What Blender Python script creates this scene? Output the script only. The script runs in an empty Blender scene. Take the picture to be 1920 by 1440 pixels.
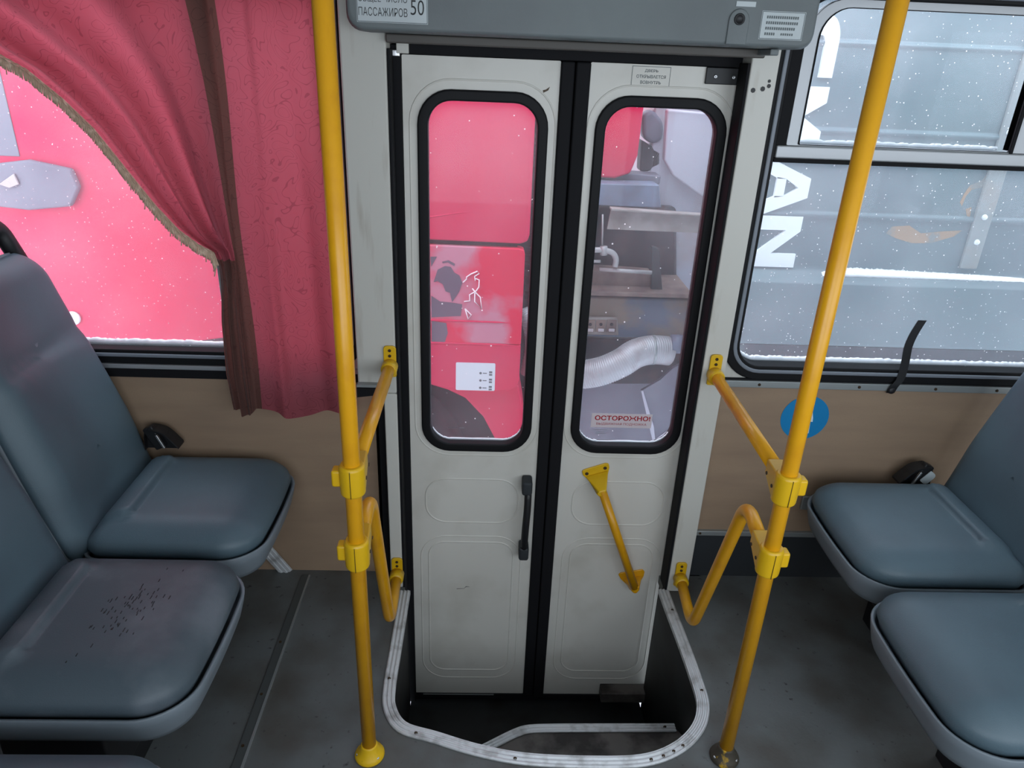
import bpy, bmesh, math, random
from mathutils import Vector, Matrix
random.seed(7)
R = math.radians
S = bpy.context.scene
C = S.collection

# ---------------------------------------------------------------- camera
CAM = Vector((0.0, -1.96, 1.6))
FPX = 1355.86                                   # focal length in pixels of a 1920 px wide frame
RIGHT = Vector((0.99900494, -0.02323436, 0.03806959))
DOWN = Vector((0.02495135, -0.41634635, -0.90886366))
FWD = Vector((0.036967, 0.90890917, -0.41535233))
cd = bpy.data.cameras.new('camera'); cam = bpy.data.objects.new('camera', cd); C.objects.link(cam)
cd.sensor_width = 36; cd.lens = FPX / 1920 * 36; cd.clip_start = 0.02; cd.clip_end = 200
U = -DOWN
cam.matrix_world = Matrix(((RIGHT.x, U.x, -FWD.x, CAM.x), (RIGHT.y, U.y, -FWD.y, CAM.y), (RIGHT.z, U.z, -FWD.z, CAM.z), (0, 0, 0, 1)))
S.camera = cam

# ---------------------------------------------------------------- exposure, sky, daylight
S.view_settings.view_transform = 'Standard'; S.view_settings.look = 'None'
S.view_settings.gamma = 1; S.view_settings.use_curve_mapping = False
S.view_settings.exposure = -0.10
S.cycles.max_bounces = 12; S.cycles.diffuse_bounces = 6; S.cycles.transparent_max_bounces = 24
S.cycles.use_denoising = True; S.cycles.sample_clamp_indirect = 8
w = bpy.data.worlds.new('overcast_sky'); S.world = w; w.use_nodes = True
bg = w.node_tree.nodes['Background']; bg.inputs[0].default_value = (0.80, 0.90, 1.0, 1); bg.inputs[1].default_value = 4.75

def portal(name, loc, rot, sx, sz):
    l = bpy.data.lights.new(name, 'AREA'); l.shape = 'RECTANGLE'; l.size = sx; l.size_y = sz
    l.cycles.is_portal = True
    o = bpy.data.objects.new(name, l); C.objects.link(o); o.location = loc; o.rotation_euler = rot
    return o
BACKWIN = [(-0.60, 0.80), (0.98, 2.38), (2.56, 3.90)]     # openings in the wall behind the camera
for a, b in BACKWIN:
    portal('daylight_portal', ((a + b) / 2, -2.46, 1.29), (R(90), 0, 0), b - a, 1.04)

# ---------------------------------------------------------------- helpers
def srgb(r, g, b):
    f = lambda c: (c / 255 / 12.92) if c / 255 <= 0.04045 else ((c / 255 + 0.055) / 1.055) ** 2.4
    return (f(r), f(g), f(b), 1)

def at(px, py, y):
    "point of the plane at distance y behind the picture position (1920 x 1440)"
    d = RIGHT * (px - 960) + DOWN * (py - 720) + FWD * FPX
    return CAM + d * ((y - CAM.y) / d.y)

def xz(px, py, y):
    p = at(px, py, y); return (p.x, p.z)

def newmat(name):
    m = bpy.data.materials.new(name); m.use_nodes = True
    return m, m.node_tree, m.node_tree.nodes['Principled BSDF']

def mat(name, col, rough=0.6, metal=0.0, col2=None, scale=6.0, lo=0.4, hi=0.65, detail=6, bump=0.0, bscale=200, spec=0.5, coords='Object', stretch=None, col3=None, scale3=60, lo3=.62, hi3=.7):
    m, nt, b = newmat(name); L = nt.links; N = nt.nodes
    b.inputs['Base Color'].default_value = col; b.inputs['Roughness'].default_value = rough
    b.inputs['Metallic'].default_value = metal; b.inputs['Specular IOR Level'].default_value = spec
    tc = N.new('ShaderNodeTexCoord'); mp = N.new('ShaderNodeMapping'); L.new(tc.outputs[coords], mp.inputs[0])
    if stretch: mp.inputs['Scale'].default_value = stretch
    last = None
    if col2:
        n = N.new('ShaderNodeTexNoise'); n.inputs['Scale'].default_value = scale; n.inputs['Detail'].default_value = detail
        L.new(mp.outputs[0], n.inputs[0]); r = N.new('ShaderNodeMapRange'); r.inputs[1].default_value = lo; r.inputs[2].default_value = hi
        L.new(n.outputs['Fac'], r.inputs[0]); mx = N.new('ShaderNodeMix'); mx.data_type = 'RGBA'
        mx.inputs['A'].default_value = col; mx.inputs['B'].default_value = col2; L.new(r.outputs[0], mx.inputs['Factor'])
        L.new(mx.outputs['Result'], b.inputs['Base Color']); last = mx
    if col3:
        n = N.new('ShaderNodeTexNoise'); n.inputs['Scale'].default_value = scale3; n.inputs['Detail'].default_value = 3
        L.new(tc.outputs[coords], n.inputs[0]); r = N.new('ShaderNodeMapRange'); r.inputs[1].default_value = lo3; r.inputs[2].default_value = hi3
        L.new(n.outputs['Fac'], r.inputs[0]); mx = N.new('ShaderNodeMix'); mx.data_type = 'RGBA'
        if last: L.new(last.outputs['Result'], mx.inputs['A'])
        else: mx.inputs['A'].default_value = col
        mx.inputs['B'].default_value = col3; L.new(r.outputs[0], mx.inputs['Factor'])
        L.new(mx.outputs['Result'], b.inputs['Base Color'])
    if bump:
        n = N.new('ShaderNodeTexNoise'); n.inputs['Scale'].default_value = bscale; n.inputs['Detail'].default_value = 3
        L.new(mp.outputs[0], n.inputs[0]); bp = N.new('ShaderNodeBump'); bp.inputs['Strength'].default_value = bump; bp.inputs['Distance'].default_value = 0.004
        L.new(n.outputs['Fac'], bp.inputs['Height']); L.new(bp.outputs[0], b.inputs['Normal'])
    return m

def glassmat(name, haze=0.16, specks=0.5, tint=(0.93, 0.95, 0.97, 1), scale=70, seed=0.0):
    "window glass with a grimy film and flakes of snow stuck to it"
    m, nt, b = newmat(name); L = nt.links; N = nt.nodes; N.remove(b); out = N['Material Output']
    tr = N.new('ShaderNodeBsdfTransparent'); tr.inputs[0].default_value = tint
    gl = N.new('ShaderNodeBsdfGlossy'); gl.inputs['Roughness'].default_value = 0.03
    fr = N.new('ShaderNodeFresnel'); fr.inputs[0].default_value = 1.45
    m1 = N.new('ShaderNodeMixShader')
    mf = N.new('ShaderNodeMath'); mf.operation = 'MULTIPLY'; mf.inputs[1].default_value = 0.15
    L.new(fr.outputs[0], mf.inputs[0]); L.new(mf.outputs[0], m1.inputs[0]); L.new(tr.outputs[0], m1.inputs[1]); L.new(gl.outputs[0], m1.inputs[2])
    tl = N.new('ShaderNodeBsdfTranslucent'); tl.inputs[0].default_value = (0.9, 0.93, 0.97, 1)
    tc = N.new('ShaderNodeTexCoord'); mp = N.new('ShaderNodeMapping'); mp.inputs['Location'].default_value = (seed, seed, seed); L.new(tc.outputs['Object'], mp.inputs[0])
    nz = N.new('ShaderNodeTexNoise'); nz.inputs['Scale'].default_value = 3.0; nz.inputs['Detail'].default_value = 5; L.new(mp.outputs[0], nz.inputs[0])
    hz = N.new('ShaderNodeMapRange'); hz.inputs[1].default_value = 0.3; hz.inputs[2].default_value = 0.75
    hz.inputs[3].default_value = haze * 0.5; hz.inputs[4].default_value = haze * 1.6; L.new(nz.outputs['Fac'], hz.inputs[0])
    m2 = N.new('ShaderNodeMixShader'); L.new(hz.outputs[0], m2.inputs[0]); L.new(m1.outputs[0], m2.inputs[1]); L.new(tl.outputs[0], m2.inputs[2])
    vo = N.new('ShaderNodeTexVoronoi'); vo.inputs['Scale'].default_value = scale; L.new(mp.outputs[0], vo.inputs[0])
    # flake radius differs from cell to cell; most cells carry none
    sep = N.new('ShaderNodeSeparateColor'); L.new(vo.outputs['Color'], sep.inputs[0])
    rr = N.new('ShaderNodeMapRange'); rr.inputs[1].default_value = 1 - specks; rr.inputs[2].default_value = 1.0; rr.inputs[3].default_value = 0.0; rr.inputs[4].default_value = 0.17
    L.new(sep.outputs[0], rr.inputs[0])
    lt = N.new('ShaderNodeMath'); lt.operation = 'LESS_THAN'; L.new(vo.outputs['Distance'], lt.inputs[0]); L.new(rr.outputs[0], lt.inputs[1])
    ml = N.new('ShaderNodeMath'); ml.operation = 'MULTIPLY'; ml.inputs[1].default_value = 0.75; L.new(lt.outputs[0], ml.inputs[0])
    sn = N.new('ShaderNodeBsdfTranslucent'); sn.inputs[0].default_value = (1, 1, 1, 1)
    m3 = N.new('ShaderNodeMixShader'); L.new(ml.outputs[0], m3.inputs[0]); L.new(m2.outputs[0], m3.inputs[1]); L.new(sn.outputs[0], m3.inputs[2])
    L.new(m3.outputs[0], out.inputs[0])
    return m

class MB:
    "collects shapes into one mesh"
    def __init__(s): s.bm = bmesh.new()
    def box(s, x0, x1, y0, y1, z0, z1, M=None):
        v = [s.bm.verts.new(((x0, x1)[i & 1], (y0, y1)[(i >> 1) & 1], (z0, z1)[(i >> 2) & 1])) for i in range(8)]
        for f in ((0, 2, 3, 1), (4, 5, 7, 6), (0, 1, 5, 4), (2, 6, 7, 3), (0, 4, 6, 2), (1, 3, 7, 5)): s.bm.faces.new([v[i] for i in f])
        if M: bmesh.ops.transform(s.bm, matrix=M, verts=v)
        return s
    def loops(s, rings, closed=True, cap0=True, cap1=True):
        rv = [[s.bm.verts.new(p) for p in r] for r in rings]
        n = len(rv[0])
        for a, b in zip(rv, rv[1:]):
            for i in range(n if closed else n - 1):
                j = (i + 1) % n
                s.bm.faces.new((a[i], a[j], b[j], b[i]))
        if cap0: s.bm.faces.new(rv[0][::-1])
        if cap1: s.bm.faces.new(rv[-1])
        return rv
    def tube(s, pts, r, n=14, caps=True):
        pts = [Vector(p) for p in pts]; rr = r if isinstance(r, (list, tuple)) else [r] * len(pts)
        T = [(pts[min(i + 1, len(pts) - 1)] - pts[max(i - 1, 0)]).normalized() for i in range(len(pts))]
        a = Vector((0, 0, 1)) if abs(T[0].z) < 0.9 else Vector((1, 0, 0))
        nrm = (a - T[0] * a.dot(T[0])).normalized(); rings = []
        for p, t, q in zip(pts, T, rr):
            nrm = (nrm - t * nrm.dot(t)).normalized(); bi = t.cross(nrm)
            rings.append([p + (nrm * math.cos(2 * math.pi * k / n) + bi * math.sin(2 * math.pi * k / n)) * q for k in range(n)])
        s.loops(rings, cap0=caps, cap1=caps); return s
    def prism(s, pts, y0, y1):
        "outline (x, z) extruded from y0 to y1"
        s.loops([[(x, y0, z) for x, z in pts], [(x, y1, z) for x, z in pts]]); return s
    def slab(s, pts, z0, z1):
        s.loops([[(x, y, z0) for x, y in pts], [(x, y, z1) for x, y in pts]]); return s
    def frame(s, inner, outer, y0, y1):
        "solid ring between two outlines with the same number of points"
        n = len(inner); L = [[s.bm.verts.new((x, y, z)) for x, z in P] for P, y in ((outer, y0), (inner, y0), (inner, y1), (outer, y1))]
        for a, b in ((0, 1), (1, 2), (2, 3), (3, 0)):
            for i in range(n):
                j = (i + 1) % n; s.bm.faces.new((L[a][i], L[a][j], L[b][j], L[b][i]))
        return s
    def lathe(s, prof, c, axis='z', n=24):
        rings = []
        for r, h in prof:
            ring = []
            for k in range(n):
                a = 2 * math.pi * k / n; u, v = r * math.cos(a), r * math.sin(a)
                ring.append((c[0] + u, c[1] + v, c[2] + h) if axis == 'z' else ((c[0] + u, c[1] + h, c[2] + v) if axis == 'y' else (c[0] + h, c[1] + u, c[2] + v)))
            rings.append(ring)
        s.loops(rings); return s
    def build(s, name, m, parent=None, smooth=False, bevel=0, local=False, sub=0):
        bmesh.ops.recalc_face_normals(s.bm, faces=s.bm.faces)
        me = bpy.data.meshes.new(name); s.bm.to_mesh(me); s.bm.free()
        me.materials.append(m); o = bpy.data.objects.new(name, me); C.objects.link(o)
        if smooth: me.shade_smooth()
        if bevel:
            b = o.modifiers.new('bevel', 'BEVEL'); b.width = bevel; b.segments = 2; b.limit_method = 'ANGLE'; b.angle_limit = R(40)
            me.shade_smooth()
            wn = o.modifiers.new('normals', 'WEIGHTED_NORMAL')
        if sub:
            q = o.modifiers.new('subdivision', 'SUBSURF'); q.levels = sub; q.render_levels = sub
        if parent:
            o.parent = parent
            if not local:
                t = Vector((0, 0, 0)); p = parent
                while p: t += p.location; p = p.parent
                o.location = -t
        return o

def rrect(x0, x1, z0, z1, r, n=8):
    "rounded rectangle outline; r is one radius or four (x1z1, x0z1, x0z0, x1z0)"
    r = r if isinstance(r, (list, tuple)) else [r] * 4
    P = []
    for (cx, cz, a0, q) in ((x1, z1, 0, r[0]), (x0, z1, 90, r[1]), (x0, z0, 180, r[2]), (x1, z0, 270, r[3])):
        ox = cx - q if cx == x1 else cx + q; oz = cz - q if cz == z1 else cz + q
        for k in range(n + 1):
            a = R(a0 + 90 * k / n); P.append((ox + q * math.cos(a), oz + q * math.sin(a)))
    return P

def tag(o, label=None, cat=None, group=None, kind=None):
    if label: o['label'] = label
    if cat: o['category'] = cat
    if group: o['group'] = group
    if kind: o['kind'] = kind
    return o

def thing(name, loc, label, cat, group=None):
    o = bpy.data.objects.new(name, None); C.objects.link(o); o.location = loc; o.empty_display_size = 0.05
    return tag(o, label, cat, group)

def struct(o): o['kind'] = 'structure'; return o

def text(name, body, m, parent, cx, cz, wd, ht, y, bold=0.0, rot=0.0):
    "flat lettering in the xz plane facing the cabin, fitted to wd x ht"
    c = bpy.data.curves.new(name, 'FONT'); c.body = body; c.size = 1; c.offset = bold; c.fill_mode = 'BOTH'; c.resolution_u = 4; c.extrude = 0
    t = bpy.data.objects.new(name, c); C.objects.link(t); bpy.context.view_layer.update()
    me = bpy.data.meshes.new_from_object(t.evaluated_get(bpy.context.evaluated_depsgraph_get()))
    bpy.data.objects.remove(t)
    xs = [v.co.x for v in me.vertices]; ys = [v.co.y for v in me.vertices]
    x0, x1, y0, y1 = min(xs), max(xs), min(ys), max(ys); cr, sr = math.cos(rot), math.sin(rot)
    for v in me.vertices:
        u = ((v.co.x - x0) / (x1 - x0) - .5) * wd; q = ((v.co.y - y0) / (y1 - y0) - .5) * ht
        v.co = Vector((cx + u * cr - q * sr, y, cz + u * sr + q * cr))
    me.materials.clear(); me.materials.append(m)
    o = bpy.data.objects.new(name, me); C.objects.link(o); o.parent = parent
    t = Vector((0, 0, 0)); p = parent
    while p: t += p.location; p = p.parent
    o.location = -t
    return o

def fillet(pts, rad, n=7):
    pts = [Vector(p) for p in pts]; out = [pts[0]]
    for a, b, c in zip(pts, pts[1:], pts[2:]):
        u = (a - b).normalized(); v = (c - b).normalized(); r = min(rad, (a - b).length * .49, (c - b).length * .49)
        p0 = b + u * r; p2 = b + v * r
        for k in range(n + 1):
            t = k / n; out.append(p0 * (1 - t) ** 2 + b * 2 * t * (1 - t) + p2 * t * t)
    out.append(pts[-1]); return out

def catmull(P, n=8):
    P = [Vector(p) for p in P]; out = []
    for i in range(len(P) - 1):
        a, b, c, d = P[max(i - 1, 0)], P[i], P[i + 1], P[min(i + 2, len(P) - 1)]
        for k in range(n):
            t = k / n; out.append(.5 * ((2 * b) + (c - a) * t + (2 * a - 5 * b + 4 * c - d) * t * t + (3 * b - a - 3 * c + d) * t ** 3))
    out.append(P[-1]); return out

def screw(parent, c, r=0.005, m=None, axis='y', name='screw'):
    return MB().lathe([(r, 0), (r, -.0015), (r * .8, -.003), (r * .35, -.003), (r * .3, -.0015)], c, axis, 12).build(name, m, parent, True)

# ---------------------------------------------------------------- materials
M = {}
M['white'] = mat('white_enamel', srgb(214, 211, 203), .42, 0, srgb(198, 194, 184), 5, .5, .75)
M['post'] = mat('post_enamel', srgb(204, 202, 194), .42, 0, srgb(176, 170, 158), 7, .6, .85, stretch=(3, 3, .6))
M['post_dirty'] = mat('stained_post_enamel', srgb(198, 196, 188), .5, 0, srgb(164, 154, 142), 9, .56, .78, stretch=(3, 3, .35))
M['rubber'] = mat('black_rubber', srgb(22, 22, 25), .75, 0, spec=.2)
M['rubber_gloss'] = mat('black_window_rubber', srgb(16, 16, 19), .6, 0, spec=.25)
M['insert'] = mat('grey_gasket_bead', srgb(120, 126, 135), .45)
M['alu'] = mat('worn_aluminium', srgb(212, 214, 216), .42, .35, srgb(140, 138, 136), 25, .5, .8, bump=.15, bscale=90)
M['alu_dull'] = mat('dull_aluminium', srgb(160, 165, 165), .5, .6)
M['sash'] = mat('sash_aluminium', srgb(170, 172, 175), .45, .5)
M['beige'] = mat('beige_wall_laminate', srgb(156, 132, 109), .62, 0, srgb(144, 121, 101), 3, .4, .7, stretch=(1, 1, 6), col3=srgb(146, 124, 104), scale3=300, lo3=.55, hi3=.7)
M['shade_grey'] = mat('shade_and_dark_grey', srgb(42, 46, 50), .7)  # dark grey for small parts; on the kick panel it paints in shade
M['floor'] = mat('grey_vinyl_floor', srgb(98, 102, 102), .55, 0, srgb(78, 76, 72), 5, .42, .68, bump=.1, bscale=120, col3=srgb(52, 52, 52), scale3=42, lo3=.66, hi3=.74)
M['well'] = mat('step_well_rubber', srgb(40, 42, 44), .6, 0, srgb(26, 22, 20), 8, .45, .7)
M['tread'] = mat('worn_step_tread', srgb(104, 98, 94), .6, 0, srgb(48, 42, 40), 9, .45, .62)
M['yellow'] = mat('yellow_powder_coat', srgb(226, 162, 22), .32, 0, srgb(212, 146, 20), 14, .5, .8)
M['yellow_fit'] = mat('yellow_plastic_fitting', srgb(222, 176, 20), .38)
M['worn_fit'] = mat('worn_yellow_fitting', srgb(74, 68, 58), .6, .3, srgb(215, 170, 30), 26, .52, .6)
M['chip_fit'] = mat('chipped_yellow_fitting', srgb(232, 186, 26), .42, 0, srgb(60, 38, 18), 16, .62, .68)
M['bolt'] = mat('dark_bolt_head', srgb(62, 44, 22), .5, .3)
M['steel'] = mat('bright_steel', srgb(210, 210, 212), .3, .9)
M['vinyl'] = mat('grey_seat_leatherette', srgb(84, 103, 113), .48, 0, srgb(80, 97, 107), 7, .45, .7, bump=.12, bscale=420, spec=.5)
M['vinyl_worn'] = mat('worn_grey_seat_leatherette', srgb(76, 88, 96), .52, 0, srgb(104, 112, 120), 6, .48, .7, bump=.14, bscale=420, spec=.5)
M['shell'] = mat('grey_seat_shell_plastic', srgb(120, 130, 138), .5)
M['black'] = mat('black_plastic', srgb(24, 24, 27), .5)
M['valance'] = mat('grey_cover_plastic', srgb(106, 114, 115), .5, 0, srgb(98, 104, 106), 4, .4, .7, bump=.08, bscale=300)
M['lip'] = mat('brown_grey_lower_lip', srgb(84, 80, 76), .6)  # plain brown-grey, darker than the cover above it
M['strip'] = mat('dark_grey_floor_strip', srgb(80, 84, 84), .5, .2)
M['paper'] = mat('sticker_paper', srgb(190, 198, 200), .5)
M['ink'] = mat('black_ink', srgb(34, 36, 38), .6)
M['inkgrey'] = mat('grey_ink', srgb(92, 100, 102), .6)
M['inkred'] = mat('red_ink', srgb(168, 28, 44), .6)
M['pinkpaper'] = mat('pale_pink_sticker', srgb(214, 200, 205), .55)
M['blue'] = mat('blue_sticker_vinyl', srgb(16, 128, 186), .4)
M['whiteink'] = mat('white_ink', srgb(225, 232, 235), .5)
M['ceiling'] = mat('ceiling_laminate', srgb(190, 190, 186), .7)
M['darkwall'] = mat('dark_upper_panel', srgb(44, 30, 28), .7)
M['glass'] = glassmat('grimy_window_glass', .105, .46, scale=95)
M['glass_door'] = glassmat('door_window_glass', .06, .10, scale=70, seed=3.1)
M['snow'] = mat('snow', srgb(245, 248, 252), .8, bump=.6, bscale=120)
m, nt, b = newmat('snow_glow'); b.inputs['Base Color'].default_value = (.95, .96, .98, 1); b.inputs['Roughness'].default_value = .8
b.inputs['Subsurface Weight'].default_value = .4; b.inputs['Subsurface Radius'].default_value = (.02, .02, .02); M['snow'] = m
M['red'] = mat('red_truck_paint', srgb(218, 34, 78), .6, 0, srgb(210, 38, 84), 2, .4, .7, spec=.25)
M['red_dirty'] = mat('dirty_red_truck_paint', srgb(226, 34, 74), .6, 0, srgb(204, 128, 146), 3.2, .52, .64, spec=.25)
M['grime'] = mat('grey_road_grime', srgb(112, 92, 106), .85)
M['seam'] = mat('dark_panel_seam', srgb(60, 10, 18), .8)
M['tyre'] = mat('black_tyre', srgb(34, 32, 34), .85)
M['chalk'] = mat('chalk_white', srgb(250, 225, 230), .9)
M['label'] = mat('white_truck_label', srgb(222, 224, 230), .5)
M['frame_blue'] = mat('blue_grey_beam_paint', srgb(112, 124, 146), .5, 0, srgb(100, 104, 120), 8)
M['angle'] = mat('dusty_angle_iron', srgb(150, 142, 138), .6, 0, srgb(120, 108, 102), 9)
M['body_light'] = mat('pale_dump_body_paint', srgb(188, 184, 196), .5, 0, srgb(180, 160, 154), 3, .45, .65)
M['rusty'] = mat('rusty_grey_paint', srgb(92, 104, 122), .6, 0, srgb(134, 118, 106), 3.6, .44, .58, stretch=(1, 1, 1.6))
M['brown'] = mat('dusty_brown_steel', srgb(128, 108, 100), .7, 0, srgb(96, 78, 76), 9)
M['engine'] = mat('dark_engine_parts', srgb(34, 28, 36), .7, 0, srgb(66, 46, 46), 11, .5, .7)
M['pipe'] = mat('pale_pipe_fitting', srgb(176, 172, 172), .45, .3)
M['hose'] = mat('silver_corrugated_hose', srgb(186, 184, 188), .45, .3, srgb(168, 160, 160), 14, .5, .7)
M['plate'] = mat('grey_guard_plate', srgb(120, 118, 130), .6, 0, srgb(104, 102, 116), 4)
M['copper'] = mat('corroded_clamp', srgb(190, 150, 120), .6, .3)
M['van'] = mat('grey_tarpaulin_paint', srgb(100, 121, 126), .4, 0, srgb(92, 110, 118), 2.5, .4, .7)
M['strip_van'] = mat('faded_strip_paint', srgb(138, 146, 146), .6, 0, srgb(140, 128, 116), 6, .5, .75)
M['rust'] = mat('orange_rust', srgb(160, 132, 104), .8, 0, srgb(126, 130, 126), 12, .5, .6)
M['vanwhite'] = mat('white_letter_paint', srgb(246, 250, 252), .5)
M['vandark'] = mat('dark_underbody', srgb(44, 48, 60), .8)
M['groundsnow'] = mat('trodden_snow', srgb(236, 240, 245), .9, 0, srgb(206, 208, 212), 2)
M['outer'] = mat('white_outer_skin', srgb(225, 228, 230), .5)  # unseen side of the bus, made white to bounce light onto the truck
M['fringe'] = mat('gold_fringe', srgb(200, 172, 148), .7, 0, srgb(236, 212, 190), 60, .5, .7)

def curtain_mat(name, ca, cb, f):
    m, nt, b = newmat(name); L = nt.links; N = nt.nodes; out = N['Material Output']
    b.inputs['Roughness'].default_value = .75; b.inputs['Sheen Weight'].default_value = .2
    tc = N.new('ShaderNodeTexCoord')
    # embroidered scrolls: thin contour lines of a warped noise
    n1 = N.new('ShaderNodeTexNoise'); n1.inputs['Scale'].default_value = 15; n1.inputs['Detail'].default_value = 0; n1.inputs['Distortion'].default_value = 1.6
    L.new(tc.outputs['Object'], n1.inputs[0])
    mu = N.new('ShaderNodeMath'); mu.operation = 'MULTIPLY'; mu.inputs[1].default_value = 7; L.new(n1.outputs['Fac'], mu.inputs[0])
    fr = N.new('ShaderNodeMath'); fr.operation = 'PINGPONG'; fr.inputs[1].default_value = .5; L.new(mu.outputs[0], fr.inputs[0])
    lt = N.new('ShaderNodeMath'); lt.operation = 'LESS_THAN'; lt.inputs[1].default_value = .055; L.new(fr.outputs[0], lt.inputs[0])
    ms = N.new('ShaderNodeMath'); ms.operation = 'MULTIPLY'; ms.inputs[1].default_value = .36; L.new(lt.outputs[0], ms.inputs[0])
    mx = N.new('ShaderNodeMix'); mx.data_type = 'RGBA'; mx.inputs['A'].default_value = ca; mx.inputs['B'].default_value = cb
    L.new(ms.outputs[0], mx.inputs['Factor']); L.new(mx.outputs['Result'], b.inputs['Base Color'])
    tl = N.new('ShaderNodeBsdfTranslucent'); L.new(mx.outputs['Result'], tl.inputs[0])
    ad = N.new('ShaderNodeMixShader'); ad.inputs[0].default_value = f; L.new(b.outputs[0], ad.inputs[1]); L.new(tl.outputs[0], ad.inputs[2])
    L.new(ad.outputs[0], out.inputs[0]); return m
M['curtain'] = curtain_mat('wine_red_curtain_cloth', srgb(186, 96, 108), srgb(96, 38, 50), .66)
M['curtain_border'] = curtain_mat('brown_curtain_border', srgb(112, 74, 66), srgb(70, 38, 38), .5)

# ---------------------------------------------------------------- bus shell
XL, XR, YB, ZC = -1.75, 4.0, -2.40, 1.98
# rim of the step well, seen from above (outer edge of the metal strip)
RIMC = catmull([(-.246, -.02, 0), (-.246, -.2, 0), (-.246, -.36, 0), (-.246, -.48, 0), (-.236, -.56, 0), (-.195, -.622, 0), (-.107, -.653, 0), (0, -.689, 0), (.12, -.714, 0), (.28, -.722, 0),
                (.42, -.716, 0), (.515, -.680, 0), (.585, -.618, 0), (.62, -.54, 0), (.624, -.44, 0), (.620, -.30, 0), (.613, -.15, 0), (.609, -.02, 0)], 6)
mb = MB()
hole = [(p.x, p.y) for p in RIMC]
outer = [(XL, .05), (XL, YB), (XR, YB), (XR, .05)]
mb.slab([(-.246, .05)] + outer[:0] + hole[:] + [(.609, .05), (XR, .05), (XR, YB), (XL, YB), (XL, .05)], -.03, 0)
fl = struct(mb.build('floor', M['floor']))
# well walls, following the rim
mb = MB()
n = len(hole)
ins = []
for i, (x, y) in enumerate(hole):
    a = Vector(hole[max(i - 1, 0)]); c = Vector(hole[min(i + 1, n - 1)]); t = (c - a).normalized(); nn = Vector((-t.y, t.x))
    ins.append((x, y, nn))
r0 = [(x, y, -.031) for x, y, q in ins]; r1 = [(x, y, -.60) for x, y, q in ins]
r2 = [(x - q.x * .02, y - q.y * .02, -.60) for x, y, q in ins]; r3 = [(x - q.x * .02, y - q.y * .02, -.031) for x, y, q in ins]
mb.loops([r0, r1, r2, r3, r0], closed=False, cap0=False, cap1=False)
struct(mb.build('trim_1', M['well'], smooth=True))
struct(MB().slab(hole + [(.609, .06), (-.246, .06)], -.63, -.60).build('floor', M['well']))

def strip_along(path, width, h, z, ribs=3, side=0.0):
    "ribbed metal strip whose cross-section follows the path on a level surface"
    prof = [(-width / 2, 0), (-width / 2, h)]
    k = ribs * 4
    for i in range(k + 1):
        u = -width / 2 + width * i / k
        prof.append((u, h + (.0022 if (i % 4) in (1, 2) else 0)))
    prof += [(width / 2, h), (width / 2, -.010), (width / 2 - .002, -.010), (width / 2 - .002, 0)]
    rings = []
    for i, p in enumerate(path):
        a = path[max(i - 1, 0)]; c = path[min(i + 1, len(path) - 1)]; t = (c - a).normalized(); q = Vector((-t.y, t.x, 0))
        rings.append([Vector((p.x, p.y, z)) + q * (u + side) + Vector((0, 0, v)) for u, v in prof])
    b = MB(); b.loops(rings, closed=True); return b

rim = tag(strip_along(RIMC[3:-3], .034, .004, .0005, 3, 0.003).build('step_edge_strip', M['alu']),
          'ribbed worn aluminium edging strip curving round the opening of the step well', 'edging strip')
for i in (14, 30, 44, 58, 60, 62, 64, 78, 92):
    p = RIMC[min(i + 3, len(RIMC) - 1)]; screw(rim, (p.x, p.y, .006), .0045, M['bolt'], 'y', 'screw').rotation_euler = (0, 0, 0)
# step tread inside the well with its own edging
LIP = catmull([(-.02, -.500, 0), (.06, -.452, 0), (.12, -.418, 0), (.165, -.404, 0), (.26, -.400, 0), (.42, -.398, 0), (.608, -.396, 0)], 6)
tr = [(p.x, p.y) for p in LIP]
rimpart = [(p.x - 0, p.y) for p in RIMC if p.y < -.40 and p.x > -.02]
well_step = MB().slab(tr + [(x, y) for x, y in rimpart[::-1]], -.29, -.262).build('step_tread', M['tread'])
tag(well_step, 'scuffed grey-brown middle step inside the step well', 'step')
e = strip_along(LIP, .030, .004, -.2615, 3).build('edging_strip', M['alu'], well_step)
tag(e, 'ribbed aluminium edging')
screw(well_step, (.575, -.396, -.254), .005, M['bolt'], 'y')
riser = MB().slab(tr + [(p.x, p.y - .02) for p in LIP[::-1]], -.60, -.291).build('riser', M['well'], well_step)

# side wall with the door (the wall the camera looks at)
def wallbox(name, m, x0, x1, y0, y1, z0, z1, bevel=0):
    return struct(MB().box(x0, x1, y0, y1, z0, z1).build(name, m, bevel=bevel))
wallbox('wall_front', M['beige'], XL, -.315, 0, .03, 0, .70)
wallbox('wall_front', M['beige'], .684, XR, 0, .03, .19, .716)
wallbox('wall_front', M['shade_grey'], .684, XR, .004, .03, 0, .19)  # shadow at the foot of the wall put into this panel's colour
wallbox('wall_front', M['darkwall'], XL, XR, -.005, .06, 1.80, ZC)
wallbox('wall_front', M['outer'], XL, -.30, .031, .08, -.9, .70)
wallbox('wall_front', M['outer'], .66, XR, .031, .08, -.9, .716)
wallbox('wall_front', M['darkwall'], -.33, -.262, .0, .05, -.60, .70)
wallbox('wall_front', M['darkwall'], .66, .75, .0, .03, -.60, .0)
wallbox('wall_left', M['darkwall'], XL - .05, XL, YB, .06, 0, ZC)
wallbox('wall_right', M['beige'], XR, XR + .05, YB, .06, 0, ZC)
wallbox('ceiling', M['ceiling'], XL - .05, XR + .05, YB - .05, .08, ZC, ZC + .04)
wallbox('wall_back', M['beige'], XL, XR, YB - .05, YB, 0, .77)
wallbox('wall_back', M['beige'], XL, XR, YB - .05, YB, 1.81, ZC)
ed = [XL] + [v for ab in BACKWIN for v in ab] + [XR]
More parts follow.
